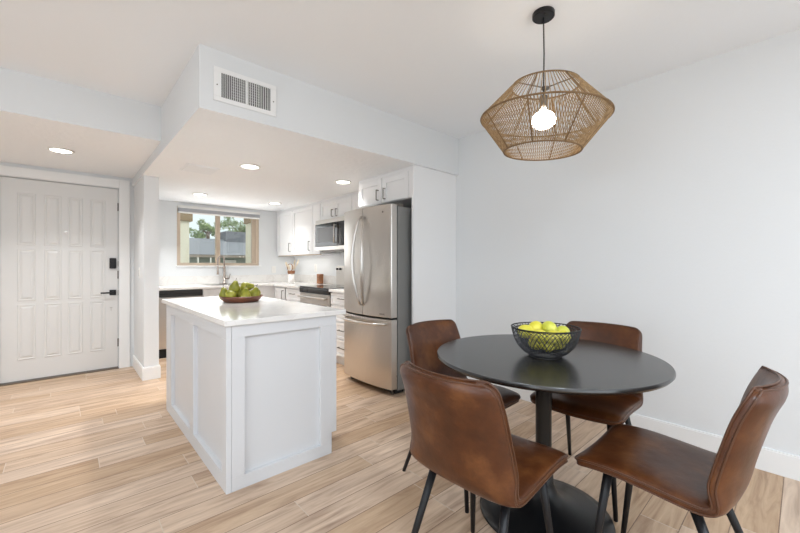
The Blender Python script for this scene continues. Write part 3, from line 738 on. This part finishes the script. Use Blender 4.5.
def make_chair(label):
    t = thing('dining_chair', label, 'chair', group=None)
    bm, loop = shell()
    # the one upholstered shell is cut at the crease: seat and backrest
    seat = bm.copy()
    co, no = Vector((0, -.172, .46)), Vector((0, 1, -1)).normalized()
    bmesh.ops.bisect_plane(seat, geom=seat.verts[:] + seat.edges[:] + seat.faces[:], plane_co=co, plane_no=no, clear_inner=True)
    bmesh.ops.bisect_plane(bm, geom=bm.verts[:] + bm.edges[:] + bm.faces[:], plane_co=co, plane_no=no, clear_outer=True)
    obj('seat', seat, LEATHER, t, world=False, smooth=True)
    obj('backrest', bm, LEATHER, t, world=False, smooth=True)
    for lo_ in loop:
        pb = bmesh.new(); tube(pb, lo_, .0034, 8, closed=True); obj('piping', pb, PIPING, t, world=False, smooth=True)
    fb = bmesh.new()
    bx(fb, -.14, .14, -.10, -.075, .424, .436); bx(fb, -.14, .14, .10, .125, .424, .436); bx(fb, -.012, .012, -.075, .10, .424, .436)
    obj('seat_frame', fb, BLACKM, t, world=False)
    for sx in (-1, 1):
        for (y0, y1, xl) in ((.130, .185, .185), (-.105, -.275, .190)):
            lb = bmesh.new(); a = Vector((sx * .145, y0, .443)); b = Vector((sx * xl, y1, .004))
            tube(lb, [a, a.lerp(b, .5), b], [.0155, .0125, .0095], 14)
            tube(lb, [b + Vector((0, 0, .001)), b + Vector((0, 0, -.004))], .009, 10)
            obj('leg', lb, BLACKM, t, world=False, smooth=True)
    return t
def copy_tree(o, parent=None):
    c = o.copy(); C.objects.link(c); c.parent = parent
    for ch in list(o.children): copy_tree(ch, c)
    return c
chA = make_chair('brown leather dining chair in the left foreground with its back to the viewer')
spots = [((1.144, .79), -88.2, None),
         ((1.573, .339), -0.2, 'brown leather dining chair at the right, seen side-on with empty seat in full view'),
         ((2.042, .776), 92.6, 'brown leather dining chair tucked behind the table against the dining wall'),
         ((1.603, 1.253), 177, 'brown leather dining chair behind the table, nearest the refrigerator')]
for k, ((x, y), a, l) in enumerate(spots):
    o = chA if k == 0 else copy_tree(chA)
    o.location = (x, y, 0); o.rotation_euler = (0, 0, R(a)); o['group'] = 'dining chairs around the table'
    if l: o['label'] = l

# ------------------------------------------------------------------ wire bowl with lemons
BX, BY, BZ = 1.655, .815, .7505
wb = thing('wire_bowl', 'black double-walled wire mesh bowl of lemons on the dining table', 'bowl', (BX, BY, BZ))
def mesh_bowl(bm, prof, n, turns, r):
    def P(t): 
        s = t * (len(prof) - 1); k = min(int(s), len(prof) - 2); f = s - k
        return (prof[k][0] * (1 - f) + prof[k + 1][0] * f, prof[k][1] * (1 - f) + prof[k + 1][1] * f)
    for sg in (-1, 1):
        for k in range(n):
            pts = []
            for j in range(13):
                t = j / 12; rr, z = P(t); a = 2 * PI * k / n + sg * turns * t
                pts.append((BX + rr * math.cos(a), BY + rr * math.sin(a), BZ + z))
            tube(bm, pts, r, 3, cap=False)
WIRE = mat('dark_grey_wire', srgb(62, 62, 66), .4)
outer = [(.072, .006), (.098, .020), (.122, .046), (.138, .076), (.147, .108), (.151, .132)]
inner = [(.03, .022), (.07, .028), (.102, .050), (.120, .080), (.130, .110), (.134, .124)]
bm = bmesh.new(); mesh_bowl(bm, outer, 56, .60, .0012); obj('outer_mesh', bm, WIRE, wb, kind='stuff')
bm = bmesh.new(); mesh_bowl(bm, inner, 36, .8, .0016); obj('inner_mesh', bm, WIRE, wb, kind='stuff')
bm = bmesh.new()
for rr, z, th in ((.151, .132, .0026), (.134, .124, .002), (.070, .004, .0035)):
    tube(bm, [(BX + rr * math.cos(2 * PI * k / 64), BY + rr * math.sin(2 * PI * k / 64), BZ + z) for k in range(64)], th, 6, closed=True)
obj('rim_wire', bm, BLACKM, wb, smooth=True)
bm = bmesh.new()
for k in range(24):
    a = 2 * PI * k / 24; tube(bm, [(BX + .151 * math.cos(a), BY + .151 * math.sin(a), BZ + .132), (BX + .134 * math.cos(a), BY + .134 * math.sin(a), BZ + .124)], .0011, 4)
obj('rim_tie', bm, BLACKM, wb, kind='stuff')
def lemon_bm():
    bm = bmesh.new(); prof = []
    for k in range(17):
        t = k / 16; z = -1 + 2 * t; r = math.sqrt(max(0, 1 - z * z)) ** .9; zz = z * .037
        if abs(z) > .86: zz += math.copysign((abs(z) - .86) * .045, z); r = r * .75 + .02 * (1 - t)
        prof.append((0 if k in (0, 16) else r * .032, zz))
    lathe(bm, prof, 20); return bm
rt2 = (math.sin(R(47.74)), -math.cos(R(47.74))); fw2 = (math.cos(R(47.74)), math.sin(R(47.74)))   # across and away, as seen from the entry side of the table
lem = [((-.088, .010, .110), 85, 20, 'leftmost lemon at the left rim of the wire bowl'),
       ((-.030, .040, .122), 70, 80, 'highest lemon of the heap, left of its middle in the wire bowl'),
       ((.024, .012, .126), 80, 150, 'large pale lemon on top, right of the middle of the wire bowl'),
       ((.084, .004, .106), 80, 120, 'rightmost lemon near the right rim of the wire bowl'),
       ((.054, .066, .104), 60, 200, 'lemon at the back right, behind the others in the wire bowl'),
       ((-.050, -.056, .100), 85, 10, 'lemon behind the front left mesh of the wire bowl'),
       ((.010, -.070, .098), 85, 60, 'lemon behind the front middle mesh of the wire bowl'),
       ((.062, -.052, .096), 85, 110, 'lemon behind the front right mesh of the wire bowl'),
       ((-.008, .088, .100), 85, 45, 'lemon at the back of the wire bowl behind the highest one'),
       ((0, .040, .066), 90, 70, 'lemon at the very bottom, back of the pile in the wire bowl'),
       ((-.052, -.022, .064), 88, 150, 'low lemon under the pile, left of the bowl centre'),
       ((.048, -.020, .064), 88, 230, 'low lemon under the pile, right of the bowl centre'),
       ((-.002, -.042, .058), 90, 95, 'lowest lemon at the front of the pile, under the front middle one')]
pl = None
for k, (p, ax, rz, l) in enumerate(lem):
    if pl is None: o = obj('lemon', lemon_bm(), LEMON, smooth=True); pl = o
    else:
        o = pl.copy(); C.objects.link(o)
    if k in (2, 3): o.data = o.data.copy(); o.data.materials[0] = LEMON2
    o.location = (BX + p[0] * rt2[0] + p[1] * fw2[0], BY + p[0] * rt2[1] + p[1] * fw2[1], BZ + p[2]); o.rotation_euler = (R(ax), 0, R(rz))
    tag(o, l, 'lemon', 'lemons in the wire bowl')

# ------------------------------------------------------------------ wooden bowl of pears
PX, PY, PZ = 1.010, 2.94, .8905
bm = bmesh.new(); lathe(bm, [(0, 0), (.115, 0), (.125, .004), (.145, .028), (.156, .044), (.153, .047), (.145, .034), (.115, .012), (0, .010)], 56, (0, 0, 0))
pb = obj('wooden_bowl', bm, BOWLW, smooth=True); pb.location = (PX, PY, PZ)
tag(pb, 'shallow red-brown wooden bowl heaped with pears on the island', 'bowl')
def pear():
    bm = bmesh.new(); prof = [(0, -.038), (.014, -.0385), (.028, -.032), (.038, -.018), (.040, -.004), (.036, .012), (.028, .027), (.021, .040), (.018, .050), (.013, .058), (.006, .061), (0, .060)]
    lathe(bm, prof, 20); return bm
pears = [((-.095, -.055, .056), (75, 0, 120), 'pear at the front left rim of the wooden bowl'),
         ((-.005, -.100, .050), (-8, 5, 0), 'upright pear at the front middle of the wooden bowl'),
         ((.075, -.065, .052), (10, 10, 20), 'upright pear at the front right of the wooden bowl'),
         ((.115, .02, .055), (80, 0, 250), 'pear at the right rim of the wooden bowl'),
         ((.055, .09, .055), (70, 0, 200), 'pear at the back right of the wooden bowl'),
         ((-.05, .095, .055), (70, 0, 20), 'pear at the back of the wooden bowl'),
         ((-.115, .03, .055), (10, -12, 0), 'pear at the back left rim of the wooden bowl'),
         ((-.012, .012, .062), (30, 0, 90), 'pear buried in the middle of the wooden bowl'),
         ((-.055, -.010, .108), (18, -14, 40), 'top left pear of the heap, stem upwards'),
         ((.035, .005, .112), (84, 0, 70), 'topmost pear of the heap, lying on its side')]
pp = None
for p, r_, l in pears:
    if pp is None:
        pp = obj('pear', pear(), PEAR, smooth=True)
        sb = bmesh.new(); tube(sb, [(0, 0, .056), (.001, 0, .070), (.005, .001, .082)], [.0022, .0018, .0022], 6); obj('stem', sb, STEM, pp, world=False)
        o = pp
    else: o = copy_tree(pp)
    o.location = (PX + p[0], PY + p[1], PZ + p[2]); o.rotation_euler = [R(q) for q in r_]
    tag(o, l, 'pear', 'pears in the wooden bowl')

# ------------------------------------------------------------------ pendant lamp
LX, LY = 1.806, .898
lp = thing('pendant_lamp', 'large woven rope pendant lamp hanging over the dining table', 'pendant lamp', (LX, LY, 2.46))
bm = bmesh.new(); lathe(bm, [(0, -.0005), (.052, -.0005), (.054, -.004), (.054, -.022), (.050, -.026), (0, -.026)], 36, (LX, LY, 2.46)); cn = obj('canopy', bm, BLACKM, lp, smooth=True)
cn.modifiers.new('e', 'EDGE_SPLIT')
for a in (0.6, 0.6 + PI):
    bm = bmesh.new(); lathe(bm, [(0, -.026), (.004, -.026), (.004, -.030), (0, -.030)], 10, (LX + .035 * math.cos(a), LY + .035 * math.sin(a), 2.46)); obj('screw', bm, DARK, cn)
bm = bmesh.new(); tube(bm, [(LX, LY, 2.435), (LX + .002, LY - .002, 2.25), (LX, LY, 2.02)], .0035, 8); obj('cord', bm, DARK, lp, smooth=True)
bm = bmesh.new(); lathe(bm, [(0, 2.035), (.018, 2.035), (.02, 2.03), (.02, 1.972), (0, 1.972)], 20, (LX, LY, 0)); obj('socket', bm, STEEL_D, lp, smooth=True)
bm = bmesh.new(); lathe(bm, [(0, 1.972), (.016, 1.970), (.020, 1.955), (.040, 1.946), (.054, 1.930), (.059, 1.910), (.054, 1.890), (.038, 1.876), (.018, 1.869), (0, 1.868)], 24, (LX, LY, 0)); obj('bulb', bm, BULB, lp, smooth=True)
sh = obj('lamp_shade', bmesh.new(), ROPE, lp)
RT, RM, RB = .163, .312, .187; ZT, ZM, ZB = .160, 0, -.168
sh_center = Vector((0, 0, -.537))
def ringp(r, z, a): return Vector((r * math.cos(a), r * math.sin(a), z))
bm = bmesh.new()
N1 = 96
for k in range(N1):
    a = 2 * PI * k / N1
    tube(bm, [ringp(RT, ZT, a), ringp(RM, ZM, a + .03)], .0021, 5, cap=False)
N1 = 132
NB = 8
for k in range(N1):
    a = 2 * PI * k / N1
    # two layers: straight ones and a slanting one crossing behind
    tube(bm, [ringp(RM, ZM, a), ringp(RB, ZB, a)], .0018, 4, cap=False)
    tube(bm, [ringp(RM - .006, ZM, a), ringp(RB - .006, ZB, a + .30)], .0015, 4, cap=False)
me = sh.data; bmesh.ops.recalc_face_normals(bm, faces=bm.faces); bm.to_mesh(me); bm.free()
bm = bmesh.new()
for rr, z, th in ((RT, ZT, .004), (RM, ZM, .0045), (RB, ZB, .004)):
    tube(bm, [ringp(rr, z, 2 * PI * k / 72) for k in range(72)], th, 6, closed=True)
for k in range(NB):
    a = 2 * PI * k / NB + .25
    tube(bm, [ringp(RT, ZT, a), ringp(RM, ZM, a)], .0035, 6); tube(bm, [ringp(RM, ZM, a), ringp(RB, ZB, a)], .0035, 6)
obj('wire_frame', bm, ROPED, sh, world=False, smooth=True)
bm = bmesh.new()
for k in range(3):
    a = 2 * PI * k / 3 + .5; tube(bm, [(0, 0, .150), ringp(RT, ZT, a)], .003, 6)
lathe(bm, [(0, .144), (.020, .144), (.020, .154), (0, .154)], 16)
obj('spider', bm, STEEL_D, sh, world=False)
sh.location = sh_center
# the shade hangs a little askew: right side up, seen from the room
rt_ = Vector((math.sin(R(47.74)), -math.cos(R(47.74)), 0)); fw_ = Vector((math.cos(R(47.74)), math.sin(R(47.74)), 0))
upv = (Vector((0, 0, 1)) + rt_ * .04 - fw_ * .044).normalized()
sh.rotation_mode = 'QUATERNION'; sh.rotation_quaternion = Vector((0, 0, 1)).rotation_difference(upv)

# ------------------------------------------------------------------ outside the kitchen window
g = obj('ground', box(-14, 26, 6.2, 44, -.6, -.15), GRAVEL); g['kind'] = 'structure'
def column(label, x0, x1, y, cap):
    t = thing('patio_column', label, 'column', ((x0 + x1) / 2, y + .15, -.15))
    obj('shaft', box(x0, x1, y, y + .3, -.15, 2.1), STUCCO, t, bevel=.01)
    obj('cap', box(x0 - .01 if cap else x0 - .03, x1 + .05, y - .03, y + .33, 1.97 if cap else 2.05, 2.13 if cap else 2.2), mat('tan_beam', srgb(150, 128, 98), .8), t, bevel=.01)
column('cream stucco patio column outside the left end of the window', 1.36, 1.66, 7.5, True)
column('cream stucco patio column outside the right end of the window', 2.83, 3.13, 7.7, False)
def hip(bm, x0, x1, y0, y1, z0, z1, ins):
    a = [bm.verts.new(v) for v in ((x0, y0, z0), (x1, y0, z0), (x1, y1, z0), (x0, y1, z0))]
    r1 = bm.verts.new((x0 + ins, (y0 + y1) / 2, z1)); r2 = bm.verts.new((x1 - ins, (y0 + y1) / 2, z1))
    bm.faces.new((a[0], a[1], r2, r1)); bm.faces.new((a[2], a[3], r1, r2)); bm.faces.new((a[1], a[2], r2)); bm.faces.new((a[3], a[0], r1)); bm.faces.new(a[::-1])
hs = thing('house', 'low neighbouring house with grey hip roof beyond the kitchen window', 'house', (6.0, 18, -.15))
obj('wall', box(2.6, 12.0, 16.4, 21, -.15, 1.5), HOUSEW, hs)
bm = bmesh.new(); hip(bm, 2.0, 12.6, 15.8, 21.6, 1.6, 2.42, 2.0); rf = obj('roof', bm, ROOFM, hs)
obj('fascia', box(2.05, 12.55, 15.82, 21.5, 1.50, 1.602), mat('grey_fascia', srgb(150, 140, 130), .8), hs)
for x in (4.9, 6.6): obj('window', boxes([(x, x + .5, 16.36, 16.41, .7, 1.4)]), PLASTIC, hs)
obj('chimney', box(5.55, 6.45, 18.2, 19.6, 2.1, 2.78), mat('grey_siding', srgb(120, 122, 128), .9), hs)
def tree(label, x, y, z, r, n, seed):
    rnd = random.Random(seed)
    t = thing('tree', label, 'tree', (x, y, -.15))
    bm = bmesh.new(); tube(bm, [(x, y, -.15), (x + .05, y, z - r * .3), (x + .1, y, z + r * .3)], [.12, .09, .03], 8)
    for k in range(5):
        a = k * 1.3; tube(bm, [(x + .04, y, z - r * .3), (x + r * .6 * math.cos(a), y + r * .6 * math.sin(a), z + r * .2 * (k % 3 - .5))], [.05, .015], 6)
    obj('trunk', bm, BARK, t, smooth=True)
    bm = bmesh.new(); cl = [(Vector((rnd.gauss(0, .5), rnd.gauss(0, .5), rnd.gauss(0, .33))) * r, r * rnd.uniform(.2, .4)) for _ in range(16)]
    for k in range(n):
        c, cr2 = rnd.choice(cl); v = Vector((rnd.gauss(0, 1), rnd.gauss(0, 1), rnd.gauss(0, 1))).normalized() * cr2 * rnd.uniform(.4, 1)
        p = Vector((x, y, z)) + c + v; s = rnd.uniform(.05, .10)
        u = Vector((rnd.gauss(0, 1), rnd.gauss(0, 1), rnd.gauss(0, 1))).normalized() * s; w = u.orthogonal().normalized() * s * .5
        bm.faces.new([bm.verts.new(p - u), bm.verts.new(p + w), bm.verts.new(p + u), bm.verts.new(p - w)])
    obj('foliage', bm, LEAF, t)
tree('round-crowned tree rising behind the grey roof, left half of the window', 5.86, 22.5, 3.15, .72, 1300, 3)
tree('green tree behind the roof seen in the right half of the window', 8.78, 26.0, 3.75, 1.25, 2600, 8)
for k, x in enumerate((3.35, 3.75)):
    o = obj('fence_post', box(x, x + .035, 14.0, 14.035, -.15, 1.45), PLASTIC)
    tag(o, ['left of two thin white posts before the neighbouring house', 'right of two thin white posts before the neighbouring house'][k], 'post', 'white posts outside')
